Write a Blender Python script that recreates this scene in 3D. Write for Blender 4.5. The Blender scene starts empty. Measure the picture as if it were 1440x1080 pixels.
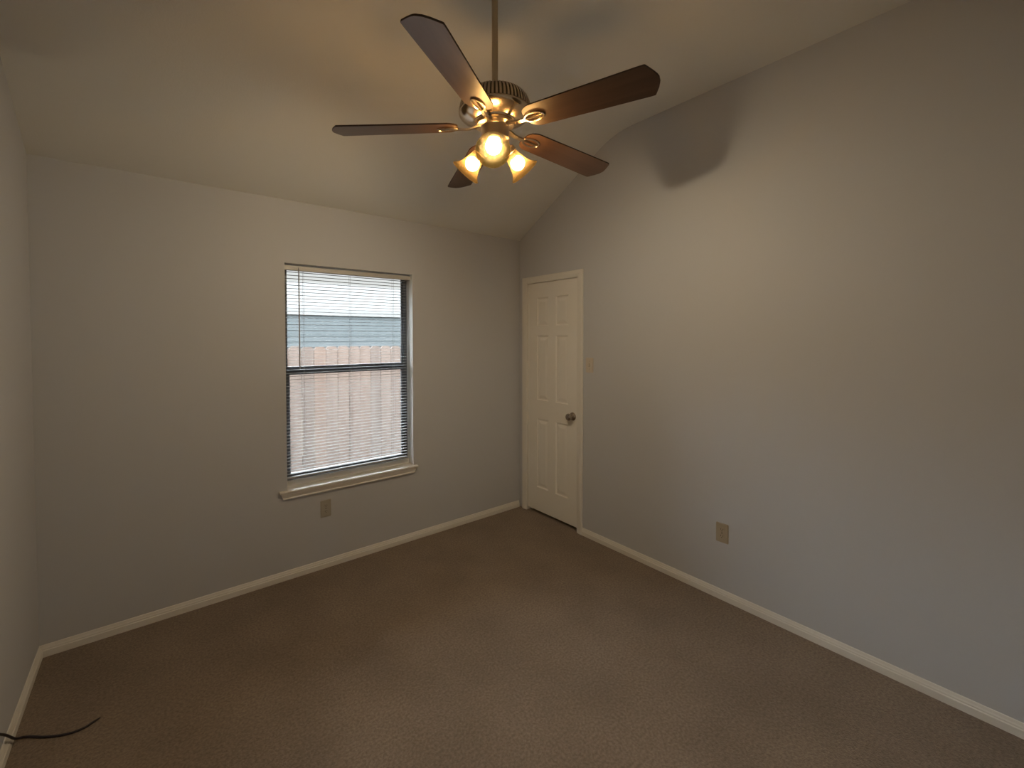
import bpy, bmesh, math, random
from mathutils import Vector, Matrix

random.seed(7)
S = bpy.context.scene
COL = S.collection
PI = math.pi

# ------------------------------------------------------------------ camera
# room frame: x = 0 is the right wall, y = 0 the window wall, z = 0 the carpet
R_, U_, F_ = (Vector((0.7962520724, -0.6049616878, -0.0019983722)),
              Vector((0.0154392427, 0.0170187380, 0.9997359613)),
              Vector((0.6047679447, 0.7960726844, -0.0228913557)))
cam_data = bpy.data.cameras.new('camera')
cam = bpy.data.objects.new('camera', cam_data)
COL.objects.link(cam)
m = Matrix.Identity(4)
for i in range(3):
    m[i][0], m[i][1], m[i][2] = R_[i], U_[i], -F_[i]
m.translation = Vector((-2.670676, -2.986280, 1.562953))
cam.matrix_world = m
cam_data.sensor_fit = 'HORIZONTAL'
cam_data.sensor_width = 36.0
cam_data.lens = 611.6955 / 1440 * 36
cam_data.shift_x = 37.954 / 1440
cam_data.shift_y = -52.0125 / 1440
cam_data.clip_start = 0.02
S.camera = cam

# ------------------------------------------------------------------ sky and exposure
w = bpy.data.worlds.new('sky')
S.world = w
w.use_nodes = True
nt = w.node_tree
nt.nodes.clear()
bg = nt.nodes.new('ShaderNodeBackground')
out = nt.nodes.new('ShaderNodeOutputWorld')
tc = nt.nodes.new('ShaderNodeTexCoord')
sep = nt.nodes.new('ShaderNodeSeparateXYZ')
rmp = nt.nodes.new('ShaderNodeValToRGB')
rmp.color_ramp.elements[0].position = 0.155
rmp.color_ramp.elements[0].color = (0.0236, 0.0235, 0.0233, 1)
rmp.color_ramp.elements[1].position = 0.34
rmp.color_ramp.elements[1].color = (0.90, 0.95, 1.0, 1)
nt.links.new(tc.outputs['Generated'], sep.inputs[0])
nt.links.new(sep.outputs['Z'], rmp.inputs[0])
nt.links.new(rmp.outputs[0], bg.inputs['Color'])
bg.inputs['Strength'].default_value = 38.0
nt.links.new(bg.outputs[0], out.inputs[0])

BULB_STRENGTH = 800.0
BULB_COLOR = (1.0, 0.79, 0.52)

S.view_settings.view_transform = 'Standard'
S.view_settings.look = 'None'
S.view_settings.exposure = 0.0
S.view_settings.gamma = 1.0
S.view_settings.use_curve_mapping = False
S.cycles.use_denoising = True
S.cycles.max_bounces = 14
S.cycles.diffuse_bounces = 8
S.cycles.transparent_max_bounces = 16
S.cycles.sample_clamp_indirect = 12.0
S.cycles.caustics_reflective = False
S.cycles.caustics_refractive = False

# ------------------------------------------------------------------ room dimensions
W, L = 3.143, 3.13          # width of the window wall, depth of the room
HC, H2, K = 2.44, 3.036, 1.012   # low eave height, flat ceiling height, run of the slope
T = 0.13
WX0, WX1, WZ0, WZ1 = -2.004, -1.097, 0.564, 2.04   # window opening
DY0, DY1, DZ = -0.690, -0.097, 2.040               # door opening


# ------------------------------------------------------------------ materials
def mat(name, color, rough=0.5, metal=0.0, spec=0.5, bump=None, vary=None, coat=0.0):
    """bump = (scale, strength, distance); vary = (scale, amount)"""
    mt = bpy.data.materials.new(name)
    mt.use_nodes = True
    n = mt.node_tree.nodes
    l = mt.node_tree.links
    b = n['Principled BSDF']
    b.inputs['Base Color'].default_value = (*color, 1)
    b.inputs['Roughness'].default_value = rough
    b.inputs['Metallic'].default_value = metal
    b.inputs['Specular IOR Level'].default_value = spec
    b.inputs['Coat Weight'].default_value = coat
    co = n.new('ShaderNodeTexCoord')
    if bump:
        t = n.new('ShaderNodeTexNoise')
        t.inputs['Scale'].default_value = bump[0]
        t.inputs['Detail'].default_value = 4
        l.new(co.outputs['Object'], t.inputs['Vector'])
        bp = n.new('ShaderNodeBump')
        bp.inputs['Strength'].default_value = bump[1]
        bp.inputs['Distance'].default_value = bump[2]
        l.new(t.outputs['Fac'], bp.inputs['Height'])
        l.new(bp.outputs[0], b.inputs['Normal'])
    if vary:
        t = n.new('ShaderNodeTexNoise')
        t.inputs['Scale'].default_value = vary[0]
        t.inputs['Detail'].default_value = 6
        l.new(co.outputs['Object'], t.inputs['Vector'])
        r = n.new('ShaderNodeValToRGB')
        r.color_ramp.elements[0].position = 0.3
        r.color_ramp.elements[1].position = 0.7
        r.color_ramp.elements[0].color = (*[c * (1 - vary[1]) for c in color], 1)
        r.color_ramp.elements[1].color = (*[min(1, c * (1 + vary[1])) for c in color], 1)
        l.new(t.outputs['Fac'], r.inputs[0])
        l.new(r.outputs[0], b.inputs['Base Color'])
    return mt


M = {}
M['wall'] = mat('wall_paint', (0.515, 0.525, 0.55), 0.75, bump=(160, 0.12, 0.002))
M['ceiling'] = mat('ceiling_paint', (0.75, 0.745, 0.71), 0.9, bump=(120, 0.2, 0.003))
M['trim'] = mat('trim_paint', (0.73, 0.71, 0.66), 0.45)
M['door'] = mat('door_paint', (0.78, 0.76, 0.71), 0.42, bump=(90, 0.05, 0.001))
M['sillpaint'] = mat('sill_paint', (0.70, 0.68, 0.63), 0.4)
M['reveal'] = mat('white_reveal_paint', (0.82, 0.83, 0.83), 0.6)
M['vent_dark'] = mat('dark_vent_metal', (0.10, 0.08, 0.055), 0.5, metal=0.6)
M['bulb_neck'] = mat('bulb_neck', (0.55, 0.50, 0.42), 0.5)
M['plastic_almond'] = mat('almond_plastic', (0.42, 0.36, 0.27), 0.4)
M['plastic_taupe'] = mat('taupe_plastic', (0.40, 0.37, 0.31), 0.45)
M['plastic_ivory'] = mat('ivory_plastic', (0.56, 0.50, 0.42), 0.35)
M['slot'] = mat('dark_slot', (0.03, 0.025, 0.02), 0.6)
M['blind'] = mat('blind_white', (0.5, 0.49, 0.47), 0.45)
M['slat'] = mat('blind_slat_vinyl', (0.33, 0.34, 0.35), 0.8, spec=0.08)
M['wand'] = mat('wand_plastic', (0.36, 0.37, 0.40), 0.25)
M['frame'] = mat('window_frame_metal', (0.085, 0.095, 0.11), 0.45, metal=0.2)
M['nickel'] = mat('brushed_nickel', (0.56, 0.47, 0.36), 0.28, metal=1.0)
M['polished'] = mat('polished_nickel', (0.60, 0.50, 0.38), 0.22, metal=1.0)
M['rod'] = mat('downrod_metal', (0.50, 0.42, 0.30), 0.4, metal=0.85)
M['knob'] = mat('door_knob_metal', (0.42, 0.37, 0.31), 0.22, metal=1.0)
M['cord'] = mat('dark_cable', (0.02, 0.014, 0.022), 0.5)
M['socket'] = mat('lamp_socket_metal', (0.60, 0.48, 0.34), 0.3, metal=0.9)
M['siding'] = mat('blue_grey_siding', (0.038, 0.0430, 0.0455), 0.9, spec=0.0, vary=(3, 0.06))
M['roof'] = mat('pale_roof', (0.045, 0.0445, 0.044), 0.9, spec=0.0, vary=(8, 0.08))
M['fascia'] = mat('white_fascia', (0.085, 0.085, 0.085), 0.9, spec=0.0)
M['ground'] = mat('side_yard_ground', (0.07, 0.063, 0.045), 0.95, spec=0.1, bump=(30, 0.6, 0.02), vary=(6, 0.4))
M['brick'] = mat('exterior_paint', (0.5, 0.47, 0.43), 0.8)
M['soffit'] = mat('soffit_paint', (0.55, 0.50, 0.42), 0.7)


def carpet():
    mt = bpy.data.materials.new('brown_carpet')
    mt.use_nodes = True
    n, l = mt.node_tree.nodes, mt.node_tree.links
    b = n['Principled BSDF']
    b.inputs['Roughness'].default_value = 1.0
    b.inputs['Specular IOR Level'].default_value = 0.05
    b.inputs['Sheen Weight'].default_value = 0.15
    co = n.new('ShaderNodeTexCoord')
    t1 = n.new('ShaderNodeTexNoise'); t1.inputs['Scale'].default_value = 230; t1.inputs['Detail'].default_value = 3
    t2 = n.new('ShaderNodeTexNoise'); t2.inputs['Scale'].default_value = 2.6; t2.inputs['Detail'].default_value = 4
    t3 = n.new('ShaderNodeTexNoise'); t3.inputs['Scale'].default_value = 95; t3.inputs['Detail'].default_value = 5
    for t in (t1, t2, t3):
        l.new(co.outputs['Object'], t.inputs['Vector'])
    r1 = n.new('ShaderNodeValToRGB')
    r1.color_ramp.elements[0].position, r1.color_ramp.elements[1].position = 0.32, 0.68
    r1.color_ramp.elements[0].color = (0.190, 0.148, 0.116, 1)
    r1.color_ramp.elements[1].color = (0.30, 0.240, 0.190, 1)
    l.new(t3.outputs['Fac'], r1.inputs[0])
    r2 = n.new('ShaderNodeValToRGB')
    r2.color_ramp.elements[0].position, r2.color_ramp.elements[1].position = 0.35, 0.7
    r2.color_ramp.elements[0].color = (0.86, 0.84, 0.80, 1)
    r2.color_ramp.elements[1].color = (1.08, 1.06, 1.02, 1)
    l.new(t2.outputs['Fac'], r2.inputs[0])
    mx = n.new('ShaderNodeMix'); mx.data_type = 'RGBA'; mx.blend_type = 'MULTIPLY'
    mx.inputs[0].default_value = 1.0
    l.new(r1.outputs[0], mx.inputs[6]); l.new(r2.outputs[0], mx.inputs[7])
    l.new(mx.outputs[2], b.inputs['Base Color'])
    bp = n.new('ShaderNodeBump'); bp.inputs['Strength'].default_value = 0.9; bp.inputs['Distance'].default_value = 0.006
    l.new(t1.outputs['Fac'], bp.inputs['Height'])
    l.new(bp.outputs[0], b.inputs['Normal'])
    return mt


def wood(name, dark, light, rough, axis_scale=(1.2, 26, 26), per_object=0.0, spec=0.5, coat=0.0):
    mt = bpy.data.materials.new(name)
    mt.use_nodes = True
    n, l = mt.node_tree.nodes, mt.node_tree.links
    b = n['Principled BSDF']
    b.inputs['Roughness'].default_value = rough
    b.inputs['Specular IOR Level'].default_value = spec
    b.inputs['Coat Weight'].default_value = coat
    b.inputs['Coat Roughness'].default_value = 0.25
    co = n.new('ShaderNodeTexCoord')
    mp = n.new('ShaderNodeMapping'); mp.inputs['Scale'].default_value = axis_scale
    l.new(co.outputs['Object'], mp.inputs['Vector'])
    t = n.new('ShaderNodeTexNoise'); t.noise_dimensions = '4D'
    t.inputs['Scale'].default_value = 1.0; t.inputs['Detail'].default_value = 6; t.inputs['Distortion'].default_value = 0.6
    l.new(mp.outputs[0], t.inputs['Vector'])
    oi = n.new('ShaderNodeObjectInfo')
    ml = n.new('ShaderNodeMath'); ml.operation = 'MULTIPLY'; ml.inputs[1].default_value = 40
    l.new(oi.outputs['Random'], ml.inputs[0]); l.new(ml.outputs[0], t.inputs['W'])
    r = n.new('ShaderNodeValToRGB')
    r.color_ramp.elements[0].position, r.color_ramp.elements[1].position = 0.3, 0.72
    r.color_ramp.elements[0].color = (*dark, 1); r.color_ramp.elements[1].color = (*light, 1)
    l.new(t.outputs['Fac'], r.inputs[0])
    last = r.outputs[0]
    if per_object:
        hs = n.new('ShaderNodeHueSaturation')
        for key, lo, hi in (('Value', 1 - per_object, 1 + per_object), ('Saturation', 1 - per_object * 2, 1 + per_object)):
            mr = n.new('ShaderNodeMapRange')
            mr.inputs['To Min'].default_value = lo; mr.inputs['To Max'].default_value = hi
            l.new(oi.outputs['Random'], mr.inputs['Value'])
            l.new(mr.outputs[0], hs.inputs[key])
        l.new(last, hs.inputs['Color'])
        last = hs.outputs[0]
    l.new(last, b.inputs['Base Color'])
    return mt


M['carpet'] = carpet()
M['blade'] = wood('walnut_blade', (0.046, 0.024, 0.015), (0.076, 0.041, 0.026), 0.36, (3, 40, 40), spec=0.6)
M['blade_edge'] = mat('walnut_edge', (0.03, 0.014, 0.008), 0.5)
M['fence'] = wood('weathered_cedar', (0.064, 0.0465, 0.0390), (0.088, 0.0675, 0.0580), 0.95, (18, 18, 0.9), per_object=0.10, spec=0.05)


def pane_glass():
    mt = bpy.data.materials.new('window_glass')
    mt.use_nodes = True
    n, l = mt.node_tree.nodes, mt.node_tree.links
    n.clear()
    o = n.new('ShaderNodeOutputMaterial')
    tr = n.new('ShaderNodeBsdfTransparent'); tr.inputs[0].default_value = (0.95, 0.97, 0.965, 1)
    gl = n.new('ShaderNodeBsdfGlossy'); gl.inputs['Roughness'].default_value = 0.02
    fr = n.new('ShaderNodeFresnel'); fr.inputs['IOR'].default_value = 1.45
    mx = n.new('ShaderNodeMixShader')
    l.new(fr.outputs[0], mx.inputs[0]); l.new(tr.outputs[0], mx.inputs[1]); l.new(gl.outputs[0], mx.inputs[2])
    l.new(mx.outputs[0], o.inputs[0])
    return mt


def shade_glass():
    """frosted amber glass: partly see-through, partly glowing with the light that scatters in it"""
    mt = bpy.data.materials.new('amber_frosted_glass')
    mt.use_nodes = True
    n, l = mt.node_tree.nodes, mt.node_tree.links
    n.clear()
    o = n.new('ShaderNodeOutputMaterial')
    tp = n.new('ShaderNodeBsdfTransparent'); tp.inputs[0].default_value = (0.34, 0.285, 0.20, 1)
    tr = n.new('ShaderNodeBsdfTranslucent'); tr.inputs[0].default_value = (0.0125, 0.0082, 0.0034, 1)
    df = n.new('ShaderNodeBsdfDiffuse'); df.inputs[0].default_value = (0.0036, 0.0029, 0.0010, 1)
    gl = n.new('ShaderNodeBsdfGlossy'); gl.inputs['Roughness'].default_value = 0.25
    gl.inputs[0].default_value = (0.0004, 0.0003, 0.0002, 1)
    last = tp.outputs[0]
    for x in (tr, df, gl):
        ad = n.new('ShaderNodeAddShader')
        l.new(last, ad.inputs[0]); l.new(x.outputs[0], ad.inputs[1])
        last = ad.outputs[0]
    l.new(last, o.inputs[0])
    return mt


def bulb_mat():
    mt = bpy.data.materials.new('lit_bulb')
    mt.use_nodes = True
    n, l = mt.node_tree.nodes, mt.node_tree.links
    n.clear()
    o = n.new('ShaderNodeOutputMaterial')
    e = n.new('ShaderNodeEmission')
    e.inputs[0].default_value = (*BULB_COLOR, 1)
    e.inputs[1].default_value = BULB_STRENGTH
    l.new(e.outputs[0], o.inputs[0])
    return mt


M['glass'] = pane_glass()
M['shade'] = shade_glass()
M['bulb'] = bulb_mat()


# ------------------------------------------------------------------ mesh helpers
def link(name, bm, material, parent=None, smooth=False, loc=None, rot=None, matrix=None):
    me = bpy.data.meshes.new(name)
    bmesh.ops.recalc_face_normals(bm, faces=bm.faces[:])
    bm.to_mesh(me)
    bm.free()
    for mt in (material if isinstance(material, (list, tuple)) else [material]):
        me.materials.append(mt)
    if smooth:
        for p in me.polygons:
            p.use_smooth = True
        me.set_sharp_from_angle(angle=math.radians(38))
    o = bpy.data.objects.new(name, me)
    COL.objects.link(o)
    if parent:
        o.parent = parent
    if matrix is not None:
        o.matrix_local = matrix
    else:
        if loc:
            o.location = loc
        if rot:
            o.rotation_euler = rot
    return o


def empty(name, loc=(0, 0, 0), parent=None):
    o = bpy.data.objects.new(name, None)
    o.empty_display_size = 0.1
    COL.objects.link(o)
    o.location = loc
    if parent:
        o.parent = parent
    return o


def tag(o, label, cat, group=None, kind=None):
    o['label'] = label
    o['category'] = cat
    if group:
        o['group'] = group
    if kind:
        o['kind'] = kind
    return o


def struct(o, label=None, cat=None):
    o['kind'] = 'structure'
    if label:
        o['label'] = label
    if cat:
        o['category'] = cat
    return o


def box(bm, x0, x1, y0, y1, z0, z1, bevel=0.0, seg=2):
    ret = bmesh.ops.create_cube(bm, size=1.0)
    vs = ret['verts']
    bmesh.ops.scale(bm, vec=(x1 - x0, y1 - y0, z1 - z0), verts=vs)
    bmesh.ops.translate(bm, vec=((x0 + x1) / 2, (y0 + y1) / 2, (z0 + z1) / 2), verts=vs)
    if bevel:
        es = list({e for v in vs for e in v.link_edges})
        bmesh.ops.bevel(bm, geom=es, offset=bevel, segments=seg, affect='EDGES', profile=0.5)
    return vs


def lathe(bm, profile, seg=48, caps=True):
    """profile = [(r, z), ...] turned about z"""
    rings = []
    for r, z in profile:
        if r < 1e-6:
            rings.append([bm.verts.new((0, 0, z))])
        else:
            rings.append([bm.verts.new((r * math.cos(2 * PI * k / seg), r * math.sin(2 * PI * k / seg), z)) for k in range(seg)])
    for a, b in zip(rings, rings[1:]):
        for k in range(seg):
            k2 = (k + 1) % seg
            if len(a) == 1 and len(b) == 1:
                continue
            if len(a) == 1:
                bm.faces.new((a[0], b[k], b[k2]))
            elif len(b) == 1:
                bm.faces.new((a[k], a[k2], b[0]))
            else:
                bm.faces.new((a[k], a[k2], b[k2], b[k]))
    if caps:
        for r in (rings[0], rings[-1]):
            if len(r) > 2:
                bm.faces.new(r)
    return rings


def prism(bm, pts, axis, a, b):
    """2-D outline pts extruded along axis from a to b (other axes in xyz order)"""
    def put(p, h):
        q = [p[0], p[1]]
        q.insert(axis, h)
        return bm.verts.new(q)
    v0 = [put(p, a) for p in pts]
    v1 = [put(p, b) for p in pts]
    bm.faces.new(v0)
    bm.faces.new(v1)
    n = len(pts)
    for i in range(n):
        j = (i + 1) % n
        bm.faces.new((v0[i], v0[j], v1[j], v1[i]))


def tube(bm, pts, r, seg=10, radii=None):
    pts = [Vector(p) for p in pts]
    rings = []
    n = len(pts)
    prev = None
    for i, p in enumerate(pts):
        t = (pts[min(i + 1, n - 1)] - pts[max(i - 1, 0)]).normalized()
        if prev is None:
            u = t.orthogonal().normalized()
        else:
            u = (prev - t * prev.dot(t)).normalized()
        prev = u
        v = t.cross(u)
        rr = radii[i] if radii else r
        rings.append([bm.verts.new(p + (u * math.cos(2 * PI * k / seg) + v * math.sin(2 * PI * k / seg)) * rr) for k in range(seg)])
    for a, b in zip(rings, rings[1:]):
        for k in range(seg):
            k2 = (k + 1) % seg
            bm.faces.new((a[k], a[k2], b[k2], b[k]))
    bm.faces.new(rings[0])
    bm.faces.new(rings[-1])


def smooth_path(pts, n=8):
    """Catmull-Rom through pts"""
    P = [Vector(p) for p in pts]
    P = [P[0] * 2 - P[1]] + P + [P[-1] * 2 - P[-2]]
    o = []
    for i in range(1, len(P) - 2):
        for k in range(n):
            t = k / n
            a, b, c, d = P[i - 1], P[i], P[i + 1], P[i + 2]
            o.append(0.5 * ((2 * b) + (c - a) * t + (2 * a - 5 * b + 4 * c - d) * t * t + (3 * b - 3 * c + d - a) * t ** 3))
    o.append(P[-2])
    return o


# ------------------------------------------------------------------ room shell
bm = bmesh.new()
box(bm, -W - T, T, -L - T, T, -0.12, 0.0)
struct(link('floor', bm, M['carpet']), 'brown cut-pile carpet covering the whole floor', 'carpet')

# window wall with its opening
bm = bmesh.new()
xs, zs = [-W - T, WX0, WX1, T], [0.0, WZ0, WZ1, HC]
g = [[bm.verts.new((x, 0, z)) for z in zs] for x in xs]
fs = []
for i in range(3):
    for j in range(3):
        if (i, j) != (1, 1):
            fs.append(bm.faces.new((g[i][j], g[i + 1][j], g[i + 1][j + 1], g[i][j + 1])))
ret = bmesh.ops.extrude_face_region(bm, geom=fs)
bmesh.ops.translate(bm, vec=(0, T, 0), verts=[v for v in ret['geom'] if isinstance(v, bmesh.types.BMVert)])
bmesh.ops.recalc_face_normals(bm, faces=bm.faces[:])
for f in bm.faces:
    c = f.calc_center_median()
    if c.y > T - 1e-4:
        f.material_index = 1
    elif c.y > 1e-4 and WX0 - 0.01 < c.x < WX1 + 0.01 and WZ0 - 0.01 < c.z < WZ1 + 0.01:
        f.material_index = 2
struct(link('wall_back', bm, [M['wall'], M['brick'], M['reveal']]), 'grey-blue painted wall around the window', 'wall')

# right wall with the door notch
bm = bmesh.new()
prism(bm, [(0, 0), (DY1, 0), (DY1, DZ), (DY0, DZ), (DY0, 0), (-L, 0), (-L, H2), (-K, H2), (0, HC)], 0, 0.0, T)
struct(link('wall_right', bm, M['wall']), 'long grey-blue wall holding the white door', 'wall')
bm = bmesh.new()
prism(bm, [(0, 0), (-L, 0), (-L, H2), (-K, H2), (0, HC)], 0, -W - T, -W)
struct(link('wall_left', bm, M['wall']), 'dim grey-blue wall left of the window', 'wall')
bm = bmesh.new()
box(bm, -W - T, T, -L - T, -L, 0, H2)
struct(link('wall_front', bm, M['wall']), 'grey-blue wall facing the window', 'wall')
# unseen closed box added behind the door to stop outside light leaking in
bm = bmesh.new()
prism(bm, [(T, DY0 - 0.1), (T + 0.6, DY0 - 0.1), (T + 0.6, DY1 + 0.1), (T, DY1 + 0.1), (T, DY1 + 0.05), (T + 0.55, DY1 + 0.05), (T + 0.55, DY0 - 0.05), (T, DY0 - 0.05)], 2, -0.1, 2.3)
box(bm, T, T + 0.6, DY0 - 0.1, DY1 + 0.1, 2.3, 2.35)
box(bm, T, T + 0.6, DY0 - 0.1, DY1 + 0.1, -0.15, -0.1)
struct(link('wall_light_block', bm, M['wall']), 'unseen box added behind the white door to block light leaks', 'wall')
# ceiling: slope over the window, then flat
bm = bmesh.new()
slope = Vector((K, -(H2 - HC))).normalized()      # (y, z) from the crease down towards the window
arc = []
for k in range(11):                                # softly rounded crease
    t = k / 10
    p0, p1, p2 = Vector((-K, H2)) + slope * 0.16, Vector((-K, H2)), Vector((-K - 0.16, H2))
    arc.append(tuple(p0 * (1 - t) ** 2 + p1 * 2 * t * (1 - t) + p2 * t * t))
prism(bm, [(T, HC), (0, HC)] + arc + [(-L - T, H2), (-L - T, H2 + 0.12), (-K - 0.03, H2 + 0.12), (T, HC + 0.12)], 0, -W - T, T)
struct(link('ceiling', bm, M['ceiling'], smooth=True), 'off-white ceiling sloping up from the window wall then flat', 'ceiling')

BASE = [(0, 0), (0.014, 0), (0.014, 0.031), (0.0105, 0.035), (0.0105, 0.040), (0.0075, 0.046), (0.005, 0.055), (0.003, 0.057), (0, 0.057)]
bm = bmesh.new()
prism(bm, [(-a, b) for a, b in BASE], 0, -W, -0.016)
struct(link('baseboard_back', bm, M['trim'], smooth=False), 'narrow off-white baseboard under the window', 'baseboard')
bm = bmesh.new()
v = [(-a, b) for a, b in BASE]
prism(bm, [(p[0], p[1]) for p in v], 1, -L, -0.7405)
struct(link('baseboard_right', bm, M['trim']), 'off-white baseboard running from the door along the right wall', 'baseboard')
bm = bmesh.new()
prism(bm, [(-W + a, b) for a, b in BASE], 1, -L, -0.014)
struct(link('baseboard_left', bm, M['trim']), 'off-white baseboard on the left wall crossed by a dark cable', 'baseboard')
bm = bmesh.new()
prism(bm, [(-L + a, b) for a, b in BASE], 0, -W + 0.014, -0.014)
struct(link('baseboard_front', bm, M['trim']), 'off-white baseboard opposite the window', 'baseboard')

# ------------------------------------------------------------------ door
door = struct(empty('door_1', (0, (DY0 + DY1) / 2, 0)), 'white six-panel closet door with a round metal knob', 'door')
dyc = (DY0 + DY1) / 2


def D(y):
    return y - dyc


LY0, LY1, LZ0, LZ1, LX = -0.684, -0.104, 0.028, 2.033, 0.010
bm = bmesh.new()
cols = [(-0.577, -0.437), (-0.353, -0.213)]
rows = [(0.235, 0.845), (1.010, 1.575), (1.660, 1.905)]
ys = sorted([LY0, LY1] + [c for p in cols for c in p])
zs = sorted([LZ0, LZ1] + [c for p in rows for c in p])
cache = {}


def vv(x, y, z):
    k = (round(x, 5), round(y, 5), round(z, 5))
    if k not in cache:
        cache[k] = bm.verts.new((x, D(y), z))
    return cache[k]


for a, b in zip(ys, ys[1:]):
    for c, d in zip(zs, zs[1:]):
        if (a, b) in cols and (c, d) in rows:
            steps = [(0, 0), (0.006, 0.009), (0.016, 0.010), (0.042, 0.003)]
            loops = []
            for ins, dep in steps:
                loops.append([vv(LX + dep, a + ins, c + ins), vv(LX + dep, b - ins, c + ins), vv(LX + dep, b - ins, d - ins), vv(LX + dep, a + ins, d - ins)])
            for p, q in zip(loops, loops[1:]):
                for k in range(4):
                    bm.faces.new((p[k], p[(k + 1) % 4], q[(k + 1) % 4], q[k]))
            bm.faces.new(loops[-1])
        else:
            bm.faces.new((vv(LX, a, c), vv(LX, b, c), vv(LX, b, d), vv(LX, a, d)))
# back and rim of the leaf
bk = [vv(LX + 0.035, LY0, LZ0), vv(LX + 0.035, LY1, LZ0), vv(LX + 0.035, LY1, LZ1), vv(LX + 0.035, LY0, LZ1)]
bm.faces.new(bk)
for zz, pair in ((LZ0, (bk[0], bk[1])), (LZ1, (bk[3], bk[2]))):
    bm.faces.new([vv(LX, y, zz) for y in ys] + [pair[1], pair[0]])
for yy, pair in ((LY0, (bk[0], bk[3])), (LY1, (bk[1], bk[2]))):
    bm.faces.new([vv(LX, yy, z) for z in zs] + [pair[1], pair[0]])
link('door_leaf', bm, M['door'], door)

# jamb lining the opening
bm = bmesh.new()
box(bm, 0.0, T, D(DY0), D(DY0 + 0.0045), 0, DZ)
box(bm, 0.0, T, D(DY1 - 0.0045), D(DY1), 0, DZ)
box(bm, 0.0, T, D(DY0), D(DY1), DZ - 0.004, DZ)
box(bm, 0.046, 0.06, D(DY0), D(DY0 + 0.02), 0, DZ)
box(bm, 0.046, 0.06, D(DY1 - 0.02), D(DY1), 0, DZ)
box(bm, 0.046, 0.06, D(DY0), D(DY1), DZ - 0.02, DZ)
link('door_jamb', bm, M['trim'], door)
# casing: moulded profile on three sides, mitred
CP = [(0, 0), (0.011, 0.0), (0.015, 0.006), (0.015, 0.030), (0.012, 0.038), (0.010, 0.050), (0.007, 0.056), (0, 0.056)]   # (proud, distance inward->outward reversed below)
yi0, yi1, zi = DY0 + 0.004, DY1 - 0.004, DZ - 0.004
bm = bmesh.new()
loops = []
for (px, d) in [(-a, 0.056 - b) for a, b in CP]:
    loops.append([(px, D(yi0 - d), 0.0), (px, D(yi0 - d), zi + d), (px, D(yi1 + d), zi + d), (px, D(yi1 + d), 0.0)])
rings = [[bm.verts.new(p) for p in lp] for lp in loops]
n = len(rings)
for i in range(n):
    a, b = rings[i], rings[(i + 1) % n]
    for k in range(3):
        bm.faces.new((a[k], a[k + 1], b[k + 1], b[k]))
bm.faces.new([r[0] for r in rings])
bm.faces.new([r[3] for r in rings])
link('door_casing', bm, M['trim'], door)
# knob
ROTX = Matrix.Rotation(-PI / 2, 4, 'Y')     # lathe axis z -> -x (into the room)
bm = bmesh.new()
lathe(bm, [(0.0, 0.0), (0.033, 0.0), (0.033, 0.003), (0.029, 0.007), (0.017, 0.010), (0.0125, 0.014), (0.0115, 0.028), (0.017, 0.034), (0.0265, 0.041), (0.029, 0.050), (0.0265, 0.058), (0.017, 0.0635), (0.0, 0.065)], 32, caps=False)
kn = link('door_knob', bm, M['knob'], door, smooth=True, matrix=Matrix.Translation((LX, D(-0.628), 0.92)) @ ROTX)
kn['label'] = 'round metal door knob'
bm = bmesh.new()
box(bm, LX - 0.001, LX + 0.004, D(-0.685), D(-0.679), 0.892, 0.948, 0.0008)
link('latch_plate', bm, M['knob'], door)

# ------------------------------------------------------------------ window
win = struct(empty('window_1', ((WX0 + WX1) / 2, 0, WZ0)), 'single-hung window with dark metal frame behind a white blind', 'window')
wxc = (WX0 + WX1) / 2
STOOL = 0.578


def fr(bm, x0, x1, z0, z1, wl, wr, wb, wt, y0, y1):
    """rectangular frame as four mitred bars in one ring"""
    o = [(x0, z0), (x1, z0), (x1, z1), (x0, z1)]
    i_ = [(x0 + wl, z0 + wb), (x1 - wr, z0 + wb), (x1 - wr, z1 - wt), (x0 + wl, z1 - wt)]
    R = []
    for y in (y0, y1):
        R.append(([bm.verts.new((p[0] - wxc, y, p[1] - WZ0)) for p in o], [bm.verts.new((p[0] - wxc, y, p[1] - WZ0)) for p in i_]))
    for k in range(4):
        j = (k + 1) % 4
        (o0, i0), (o1, i1) = R
        bm.faces.new((o0[k], o0[j], i0[j], i0[k]))
        bm.faces.new((o1[k], o1[j], i1[j], i1[k]))
        bm.faces.new((o0[k], o0[j], o1[j], o1[k]))
        bm.faces.new((i0[k], i0[j], i1[j], i1[k]))


bm = bmesh.new()
fr(bm, WX0, WX1, STOOL + 0.03, WZ1, 0.026, 0.026, 0.022, 0.018, 0.098, T + 0.004)
link('window_frame', bm, M['frame'], win)
MZ0, MZ1 = 1.300, 1.372
bm = bmesh.new()
fr(bm, WX0 + 0.022, WX1 - 0.022, MZ0 + 0.012, WZ1 - 0.014, 0.016, 0.016, 0.056, 0.012, 0.117, 0.128)
up = link('sash', bm, M['frame'], win)
bm = bmesh.new()
fr(bm, WX0 + 0.024, WX1 - 0.024, STOOL + 0.05, MZ1 - 0.012, 0.022, 0.022, 0.026, 0.045, 0.102, 0.116)
lo = link('sash', bm, M['frame'], win)
for sash, z0, z1, y in ((up, MZ0 + 0.06, WZ1 - 0.022, 0.1225), (lo, STOOL + 0.07, MZ1 - 0.05, 0.109)):
    bm = bmesh.new()
    box(bm, WX0 + 0.034 - wxc, WX1 - 0.034 - wxc, y - 0.0015, y + 0.0015, z0 - WZ0, z1 - WZ0)
    link('pane', bm, M['glass'], sash)
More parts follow.
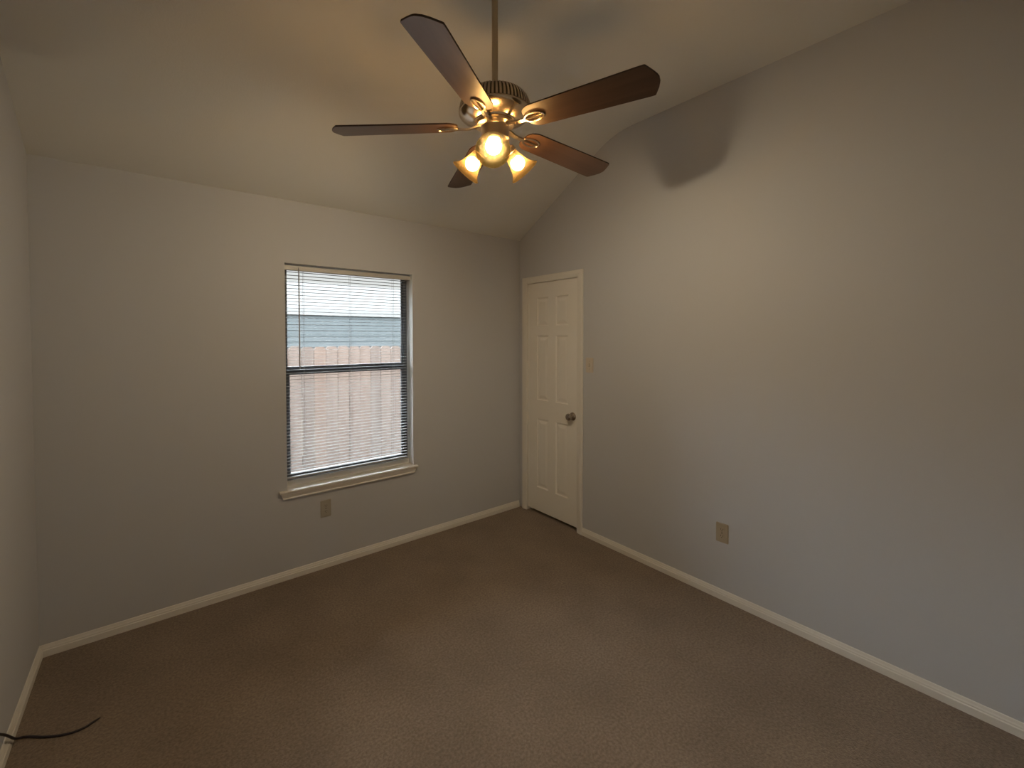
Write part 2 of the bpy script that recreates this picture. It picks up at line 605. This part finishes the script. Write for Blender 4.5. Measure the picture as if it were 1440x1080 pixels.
# stool, apron and the raised stop under the sash
bm = bmesh.new()
x0, x1 = WX0 - wxc, WX1 - wxc
pts = [(-2.054 - wxc, -0.030), (-1.069 - wxc, -0.030), (-1.069 - wxc, 0.0), (x1, 0.0), (x1, 0.098), (x0, 0.098), (x0, 0.0), (-2.054 - wxc, 0.0)]
prism(bm, pts, 2, 0.0, STOOL - WZ0)
es = [e for e in bm.edges if all(abs(v.co.y + 0.030) < 1e-5 for v in e.verts) and abs(e.verts[0].co.z - e.verts[1].co.z) < 1e-6]
bmesh.ops.bevel(bm, geom=es, offset=0.004, segments=3, affect='EDGES')
link('window_stool', bm, M['sillpaint'], win)
bm = bmesh.new()
AP = [(0.0, 0.0), (-0.024, 0.0), (-0.022, -0.010), (-0.016, -0.022), (-0.0125, -0.031), (-0.0155, -0.034), (-0.0155, -0.041), (0.0, -0.041)]
rings = []
for y, z in AP:
    ins = 0.030 * (-z / 0.041) * 0.55 + 0.008
    rings.append((bm.verts.new((-2.054 + ins - wxc, y, z)), bm.verts.new((-1.069 - ins - wxc, y, z))))
for i in range(len(rings)):
    a, b = rings[i], rings[(i + 1) % len(rings)]
    bm.faces.new((a[0], a[1], b[1], b[0]))
bm.faces.new([r[0] for r in rings])
bm.faces.new([r[1] for r in rings])
link('window_apron', bm, M['trim'], win)
bm = bmesh.new()
box(bm, x0, x1, 0.078, T, STOOL - WZ0, STOOL - WZ0 + 0.036, 0.002)
link('window_stop', bm, M['trim'], win)

# ------------------------------------------------------------------ blind
BY = 0.046
BX0, BX1 = -1.998, -1.130
bl = tag(empty('window_blind', ((BX0 + BX1) / 2, BY, 0.63)), 'white horizontal mini blind with open slats hanging in the window', 'blind')
bxc = (BX0 + BX1) / 2
bm = bmesh.new()
box(bm, WX0 + 0.003 - bxc, WX1 - 0.003 - bxc, -0.016, 0.016, 2.000 - 0.63, 2.031 - 0.63, 0.002)
link('headrail', bm, M['blind'], bl)
bm = bmesh.new()
nsl, pitch, ztop = 63, 0.02135, 1.990
hw = 0.0125
TILT = math.tan(math.radians(1.8))     # outer edge hangs a little lower
for k in range(nsl):
    z = ztop - k * pitch - 0.63
    prof = []
    for s in (-1, -0.5, 0, 0.5, 1):
        prof.append((s * hw, z + 0.0012 * (1 - s * s) - s * hw * TILT))
    prof += [(s * hw, z + 0.0012 * (1 - s * s) - s * hw * TILT - 0.0006) for s in (1, 0.5, 0, -0.5, -1)]
    prism(bm, prof, 0, BX0 - bxc, BX1 - bxc)
link('slats', bm, M['slat'], bl)
bm = bmesh.new()
box(bm, BX0 - bxc, BX1 - bxc, -0.0125, 0.0125, 0.005, 0.017, 0.003)
link('bottom_rail', bm, M['slat'], bl)
for x in (-1.880, -1.566, -1.238):
    bm = bmesh.new()
    for y in (-0.0138, 0.0138):
        tube(bm, [(x - bxc, y, 0.012), (x - bxc, y, 1.378)], 0.0008, 6)
    for k in range(nsl):
        z = ztop - k * pitch - 0.63
        tube(bm, [(x - bxc, -0.0138, z - 0.0012), (x - bxc, 0.0138, z - 0.0012)], 0.0005, 4)
    link('ladder_cord', bm, M['slat'], bl)
bm = bmesh.new()
tube(bm, [(-1.913 - bxc, -0.024, 2.012 - 0.63), (-1.913 - bxc, -0.024, 1.352 - 0.63)], 0.004, 6)
tube(bm, [(-1.913 - bxc, -0.024, 2.012 - 0.63), (-1.913 - bxc, -0.012, 2.026 - 0.63)], 0.002, 6)
wd = link('tilt_wand', bm, M['wand'], bl)
wd['label'] = 'thin grey tilt wand'


# ------------------------------------------------------------------ switch and outlets
def plate(bm, w_, h_, t_=0.006):
    vs = box(bm, -w_ / 2, w_ / 2, -h_ / 2, h_ / 2, 0, t_)
    top = [e for e in bm.edges if all(v.co.z > t_ - 1e-5 for v in e.verts)]
    side = [e for e in bm.edges if abs(e.verts[0].co.z - e.verts[1].co.z) > 1e-4]
    bmesh.ops.bevel(bm, geom=top + side, offset=0.003, segments=2, affect='EDGES')


# local frame: x along the wall, y up, z out of the wall
MAT_RIGHT = Matrix(((0, 0, -1, 0), (-1, 0, 0, 0), (0, 1, 0, 0), (0, 0, 0, 1)))
MAT_BACK = Matrix(((1, 0, 0, 0), (0, 0, -1, 0), (0, 1, 0, 0), (0, 0, 0, 1)))

sw = tag(empty('light_switch', (0, 0, 0)), 'ivory toggle light switch on the wall beside the white door', 'light switch')
sw.matrix_world = Matrix.Translation((0, -0.806, 1.345)) @ MAT_RIGHT
bm = bmesh.new(); plate(bm, 0.070, 0.115)
link('switch_plate', bm, M['plastic_ivory'], sw, smooth=True)
bm = bmesh.new()
prism(bm, [(0.004, 0.006), (-0.014, 0.005), (-0.009, 0.017), (-0.003, 0.017)], 0, -0.0045, 0.0045)
link('toggle', bm, M['plastic_ivory'], sw)
bm = bmesh.new()
box(bm, -0.006, 0.006, -0.0135, 0.0135, 0.0055, 0.0064)
link('toggle_slot', bm, M['plastic_almond'], sw)
for yy in (0.030, -0.030):
    bm = bmesh.new()
    lathe(bm, [(0.0035, 0.0055), (0.0035, 0.0068), (0.002, 0.0074), (0, 0.0075)], 12)
    link('screw', bm, M['plastic_almond'], sw, loc=(0, yy, 0))


def outlet(pos, mtx, label, m_plate):
    o = tag(empty('wall_outlet'), label, 'outlet')
    o.matrix_world = Matrix.Translation(pos) @ mtx
    bm = bmesh.new(); plate(bm, 0.070, 0.115)
    link('cover_plate', bm, m_plate, o, smooth=True)
    for yy in (0.0195, -0.0195):
        bm = bmesh.new()
        seg = 24
        pts = []
        for k in range(seg):
            a = 2 * PI * k / seg
            pts.append((0.0165 * math.cos(a), max(-0.0125, min(0.0125, 0.0165 * math.sin(a)))))
        pr = []
        for p in pts:
            if not pr or (abs(p[0] - pr[-1][0]) + abs(p[1] - pr[-1][1])) > 1e-5:
                pr.append(p)
        prism(bm, pr, 2, 0.005, 0.0075)
        rc = link('receptacle', bm, m_plate, o, loc=(0, yy, 0))
        bm = bmesh.new()
        box(bm, -0.0072, -0.0052, -0.001, 0.008, 0.007, 0.0078)
        box(bm, 0.0052, 0.0072, -0.0, 0.007, 0.007, 0.0078)
        lathe_v = box(bm, -0.002, 0.002, -0.009, -0.005, 0.007, 0.0078)
        link('slots', bm, M['slot'], rc)
    bm = bmesh.new()
    lathe(bm, [(0.003, 0.0055), (0.003, 0.0066), (0.0018, 0.0072), (0, 0.0073)], 12)
    link('screw', bm, M['slot'], o)
    return o


outlet((0, -1.800, 0.397), MAT_RIGHT, 'tan duplex outlet low on the bare right wall', M['plastic_almond'])
outlet((-1.763, 0, 0.403), MAT_BACK, 'tan duplex outlet under the window sill', M['plastic_taupe'])

# ------------------------------------------------------------------ cable on the carpet
pts = [(-3.150, -0.745, 0.175), (-3.140, -0.715, 0.146), (-3.129, -0.672, 0.104), (-3.1235, -0.632, 0.063), (-3.117, -0.598, 0.028), (-3.104, -0.570, 0.006),
       (-3.078, -0.584, 0.004), (-3.040, -0.615, 0.004), (-2.999, -0.640, 0.004), (-2.955, -0.657, 0.004), (-2.918, -0.657, 0.004), (-2.893, -0.645, 0.004), (-2.872, -0.634, 0.004)]
bm = bmesh.new()
sp = smooth_path(pts, 7)
tube(bm, sp, 0.0042, 10, radii=[0.0042 if i < len(sp) - 6 else 0.0042 - 0.0004 * (i - len(sp) + 6) for i in range(len(sp))])
cb = tag(link('cable', bm, M['cord'], smooth=True), 'thin dark cable trailing over the left baseboard onto the carpet', 'cable')

# ------------------------------------------------------------------ ceiling fan
FC = Vector((-1.5487, -1.5798, 0))
ZB = 2.420
fan = tag(empty('ceiling_fan', (FC.x, FC.y, H2)), 'five-blade brown and nickel ceiling fan with three lit amber lamps', 'ceiling fan')


def fz(z):
    return z - H2


bm = bmesh.new()
lathe(bm, [(0.0, 0.0), (0.070, 0.0), (0.070, -0.012), (0.062, -0.040), (0.045, -0.062), (0.022, -0.072), (0.0, -0.072)], 40, caps=False)
link('canopy', bm, M['nickel'], fan, smooth=True)
bm = bmesh.new()
lathe(bm, [(0.0, fz(3.03)), (0.0125, fz(3.03)), (0.0125, fz(2.545)), (0.0, fz(2.545))], 24, caps=False)
link('downrod', bm, M['rod'], fan, smooth=True)
# motor housing, top cover to bottom bowl
bm = bmesh.new()
DOME = [(0.098, 2.548), (0.112, 2.543), (0.124, 2.534), (0.133, 2.522), (0.140, 2.506), (0.144, 2.490), (0.1455, 2.478)]
lathe(bm, [(0.0, fz(2.562)), (0.026, fz(2.562)), (0.030, fz(2.557)), (0.034, fz(2.553))] + [(r, fz(z)) for r, z in DOME] +
      [(0.1470, fz(2.476)), (0.1472, fz(2.472)), (0.1445, fz(2.468)), (0.136, fz(2.461)), (0.118, fz(2.451)), (0.098, fz(2.443)), (0.088, fz(2.440)), (0.085, fz(2.434)), (0.0, fz(2.434))], 72, caps=False)
bmesh.ops.recalc_face_normals(bm, faces=bm.faces[:])
for f in bm.faces:
    c = f.calc_center_median()
    if fz(2.48) < c.z < fz(2.5425) and math.hypot(c.x, c.y) > 0.105:
        f.material_index = 1
link('motor_housing', bm, [M['polished'], M['vent_dark']], fan, smooth=True)
# ribs standing on the shoulder of the dome
bm = bmesh.new()
nr = 60
RIB = DOME[1:]
for k in range(nr):
    a0, a1 = 2 * PI * (k - 0.26) / nr, 2 * PI * (k + 0.26) / nr
    secs = []
    for r, z in RIB:
        secs.append([bm.verts.new((rr * math.cos(a), rr * math.sin(a), fz(z) + dz)) for a, rr, dz in
                     ((a0, r - 0.001, 0), (a0, r + 0.0025, 0.0012), (a1, r + 0.0025, 0.0012), (a1, r - 0.001, 0))])
    for A, B in zip(secs, secs[1:]):
        for i in range(4):
            j = (i + 1) % 4
            bm.faces.new((A[i], A[j], B[j], B[i]))
    bm.faces.new(secs[0]); bm.faces.new(secs[-1])
link('vent_grille', bm, M['nickel'], fan)
bm = bmesh.new()
lathe(bm, [(0.0, fz(2.436)), (0.074, fz(2.436)), (0.076, fz(2.432)), (0.076, fz(2.424)), (0.060, fz(2.420)), (0.057, fz(2.417)), (0.057, fz(2.376)),
           (0.060, fz(2.373)), (0.060, fz(2.368)), (0.052, fz(2.361)), (0.034, fz(2.352)), (0.018, fz(2.348)), (0.010, fz(2.344)), (0.009, fz(2.336)), (0.005, fz(2.331)), (0.0, fz(2.330))], 48, caps=False)
link('switch_housing', bm, M['nickel'], fan, smooth=True)

# one blade outline in its own frame: x outward, y across (towards +azimuth)
BR, BR1, BR4, BW, BWI = 0.6602, 0.637, 0.6309, 0.068, 0.0584


def wid(r):
    return BWI + (BW - BWI) * (r - 0.2) / 0.44


def blade_outline():
    top, bot = [], []
    # root: softly rounded
    r0 = 0.152
    for k in range(7):
        a = PI / 2 * k / 6
        top.append((r0 + 0.030 * (1 - math.sin(a)) * 0.999, 0, k))
    pts = []
    pts.append((r0, 0.020))
    pts.append((r0 + 0.004, 0.033))
    pts.append((r0 + 0.012, 0.044))
    pts.append((r0 + 0.024, 0.052))
    pts.append((r0 + 0.040, wid(0.19)))
    for r in (0.25, 0.35, 0.45, 0.55, 0.61):
        pts.append((r, wid(r)))
    up_ = pts + [(BR1 - 0.004, BW - 0.001), (BR1, BW - 0.005), (BR - 0.010, 0.036), (BR - 0.002, 0.016), (BR, 0.0047)]
    dn_ = pts + [(BR4 - 0.004, BW - 0.001), (BR4, BW - 0.005), (BR - 0.012, 0.036), (BR - 0.003, 0.016)]
    return up_, dn_


def make_blade():
    up_, dn_ = blade_outline()
    # image-left side of the blade is the -y side here
    loop = [(x, -y) for x, y in up_] + [(x, y) for x, y in reversed(dn_)]
    bm = bmesh.new()
    prism(bm, loop, 2, 0.0, 0.006)
    bmesh.ops.recalc_face_normals(bm, faces=bm.faces[:])
    for f in bm.faces:
        if abs(f.normal.z) < 0.5:
            f.material_index = 1
    return bm


def oval(cx, a, b, n=28):
    return [(cx + a * math.cos(2 * PI * k / n), b * math.sin(2 * PI * k / n)) for k in range(n)]


def make_bracket():
    """arm from the hub, oval ring with a centre rib under the blade root (x outward, z up, blade underside z = 0)"""
    bm = bmesh.new()
    n = 28
    o_, i_ = oval(0.192, 0.046, 0.027, n), oval(0.193, 0.037, 0.0185, n)
    zt, zb = -0.0005, -0.007
    V = [[bm.verts.new((p[0], p[1], z)) for p in lp] for lp, z in ((o_, zt), (o_, zb + 0.0025), (oval(0.192, 0.0435, 0.0245, n), zb), (oval(0.193, 0.0395, 0.021, n), zb), (i_, zb + 0.0025), (i_, zt))]
    for q in range(6):
        A, B = V[q], V[(q + 1) % 6]
        for k in range(n):
            j = (k + 1) % n
            bm.faces.new((A[k], A[j], B[j], B[k]))
    # centre rib
    tube(bm, [(0.150, 0, -0.004), (0.19, 0, -0.005), (0.234, 0, -0.004)], 0.0036, 8)
    # arm: flat tapering bar that rises to the hub
    prof = [(0.045, 0.006, 0.014), (0.075, 0.004, 0.0125), (0.100, -0.004, 0.011), (0.125, -0.0055, 0.0095), (0.152, -0.0045, 0.009)]
    R = []
    for x, z, hw_ in prof:
        R.append([bm.verts.new((x, -hw_, z + 0.003)), bm.verts.new((x, hw_, z + 0.003)), bm.verts.new((x, hw_ * 0.8, z - 0.003)), bm.verts.new((x, -hw_ * 0.8, z - 0.003))])
    for A, B in zip(R, R[1:]):
        for k in range(4):
            j = (k + 1) % 4
            bm.faces.new((A[k], A[j], B[j], B[k]))
    bm.faces.new(R[0]); bm.faces.new(R[-1])
    return bm


SPEC = [(3.71593, -0.0026, 2.8870), (4.93394, -0.0782, 2.9062), (6.24596, -0.0625, 2.9701), (7.49458, -0.0471, 2.9411), (8.79492, -0.0345, 2.9586)]
blade0 = bracket0 = screw0 = None
for az, dr, tl in SPEC:
    e = Vector((math.cos(az), math.sin(az), dr))
    nn = Vector((-math.sin(az), math.cos(az), 0))
    pitch_ = PI - tl
    yv = (nn * math.cos(pitch_) + Vector((0, 0, -math.sin(pitch_)))).normalized()
    xv = e.normalized()
    zv = xv.cross(yv).normalized()
    yv = zv.cross(xv)
    mm = Matrix.Identity(4)
    for i in range(3):
        mm[i][0], mm[i][1], mm[i][2] = xv[i], yv[i], zv[i]
    mm.translation = (0, 0, fz(ZB))
    if blade0 is None:
        blade0 = b = link('blade', make_blade(), [M['blade'], M['blade_edge']], fan, matrix=mm)
        bracket0 = k = link('blade_bracket', make_bracket(), M['polished'], b, smooth=True)
    else:
        b = blade0.copy(); COL.objects.link(b); b.parent = fan; b.matrix_local = mm
        k = bracket0.copy(); COL.objects.link(k); k.parent = b

# three lamps: arm, bell shade, bulb
CAM_AZ = math.atan2(-2.98628 - FC.y, -2.670676 - FC.x)
shade_prof = [(0.024, 0.000), (0.027, 0.004), (0.0285, 0.014), (0.031, 0.028), (0.0345, 0.045), (0.039, 0.062), (0.045, 0.077), (0.0525, 0.090), (0.0605, 0.099), (0.0665, 0.104)]
TH = math.radians(41)
for q, da in enumerate((-0.055, 2 * PI / 3, -2 * PI / 3)):
    az = CAM_AZ + da
    d = Vector((math.cos(az) * math.cos(TH), math.sin(az) * math.cos(TH), -math.sin(TH)))
    rad = Vector((math.cos(az), math.sin(az), 0))
    neck = rad * 0.066 + Vector((0, 0, fz(2.334)))
    zv = d.normalized(); xv = rad.cross(Vector((0, 0, 1))).normalized(); yv = zv.cross(xv)
    mm = Matrix.Identity(4)
    for i in range(3):
        mm[i][0], mm[i][1], mm[i][2] = xv[i], yv[i], zv[i]
    mm.translation = neck
    bm = bmesh.new()
    lathe(bm, [(0.0, -0.045), (0.013, -0.045), (0.016, -0.040), (0.019, -0.018), (0.030, -0.010), (0.031, 0.006), (0.029, 0.008), (0.0, 0.008)], 28, caps=False)
    link('lamp_socket', bm, M['socket'], fan, smooth=True, matrix=mm)
    bm = bmesh.new()
    inner = [(r - 0.0025, z) for r, z in shade_prof]
    lip = [(shade_prof[-1][0] - 0.0004, 0.1052), (inner[-1][0] + 0.0006, 0.1052)]
    rings = lathe(bm, shade_prof + lip + inner[::-1], 48, caps=False)
    for k in range(48):
        j = (k + 1) % 48
        bm.faces.new((rings[0][k], rings[0][j], rings[-1][j], rings[-1][k]))
    sh = link('lamp_shade', bm, M['shade'], fan, smooth=True, matrix=mm)
    bm = bmesh.new()
    lathe(bm, [(0.0, 0.008), (0.013, 0.008), (0.0135, 0.020), (0.016, 0.031), (0.014, 0.033), (0.0, 0.033)], 24, caps=False)
    nk = link('bulb_neck', bm, M['bulb_neck'], fan, smooth=True, matrix=mm)
    bm = bmesh.new()
    prof = []
    for k in range(11):
        a = math.radians(-58 + 148 * k / 10)
        prof.append((0.0295 * math.cos(a), 0.0585 + 0.0295 * math.sin(a)))
    prof[-1] = (0.0, prof[-1][1])
    lathe(bm, [(0.0, prof[0][1])] + prof, 32, caps=False)
    link('light_bulb', bm, M['bulb'], fan, smooth=True, matrix=mm)

# ------------------------------------------------------------------ outside the window
bm = bmesh.new()
box(bm, -14, 16, T, 22, -0.35, -0.20)
struct(link('ground', bm, M['ground']), 'bare strip of yard between the house and the fence', 'ground')
bm = bmesh.new()
prism(bm, [(T, 2.245), (0.575, 2.225), (0.575, 2.098), (0.60, 2.098), (0.60, 2.36), (T, 2.36)], 0, -W - 1.0, 1.2)
struct(link('roof_eave', bm, M['soffit']), 'pale eave soffit above the window outside', 'eave')

FY = 2.20
fence = tag(empty('fence', (-0.8, FY, -0.2)), 'weathered wooden dog-ear picket fence outside the window', 'fence')
pw, pp = 0.133, 0.1365
x = -3.60
i = 0
while x < 2.3:
    h = 1.662 - 0.013 * (x + 1.5) / 1.37 + random.uniform(-0.006, 0.006)
    ww = pw + random.uniform(-0.004, 0.002)
    c = 0.030
    bm = bmesh.new()
    prism(bm, [(-ww / 2, 0.02), (ww / 2, 0.02), (ww / 2, h - c), (ww / 2 - c * 0.8, h), (-ww / 2 + c * 0.8, h), (-ww / 2, h - c)], 1, -0.008, 0.008)
    link('picket', bm, M['fence'], fence, loc=(x + 0.8, random.uniform(-0.002, 0.002), 0))
    x += pp
for z in (0.35, 1.0, 1.5):
    bm = bmesh.new()
    box(bm, -2.95, 3.15, 0.0105, 0.05, z - 0.045, z + 0.045)
    link('rail', bm, M['fence'], fence)

house = tag(empty('house', (2.5, 9.0, -0.2)), 'blue-grey sided house with pale roof beyond the fence', 'house')
bm = bmesh.new()
prof = [(0.10, 0.0)]
z = 0.0
while z < 2.2:
    prof += [(-0.012, z), (0.0, z + 0.145)]
    z += 0.15
prof += [(0.0, 2.40), (7.0, 2.40), (7.0, 0.0)]
prism(bm, prof[1:], 0, -6.5, 7.5)
link('siding_wall', bm, M['siding'], house)
bm = bmesh.new()
prism(bm, [(-0.03, 2.37), (3.5, 3.50), (7.03, 2.37), (7.03, 2.50), (3.5, 3.64), (-0.03, 2.50)], 0, -6.9, 7.9)
link('roof', bm, M['roof'], house)
bm = bmesh.new()
box(bm, -6.9, 7.9, -0.045, -0.03, 2.355, 2.50)
box(bm, -6.9, 7.9, -0.03, 0.02, 2.355, 2.368)
link('fascia', bm, M['fascia'], house)
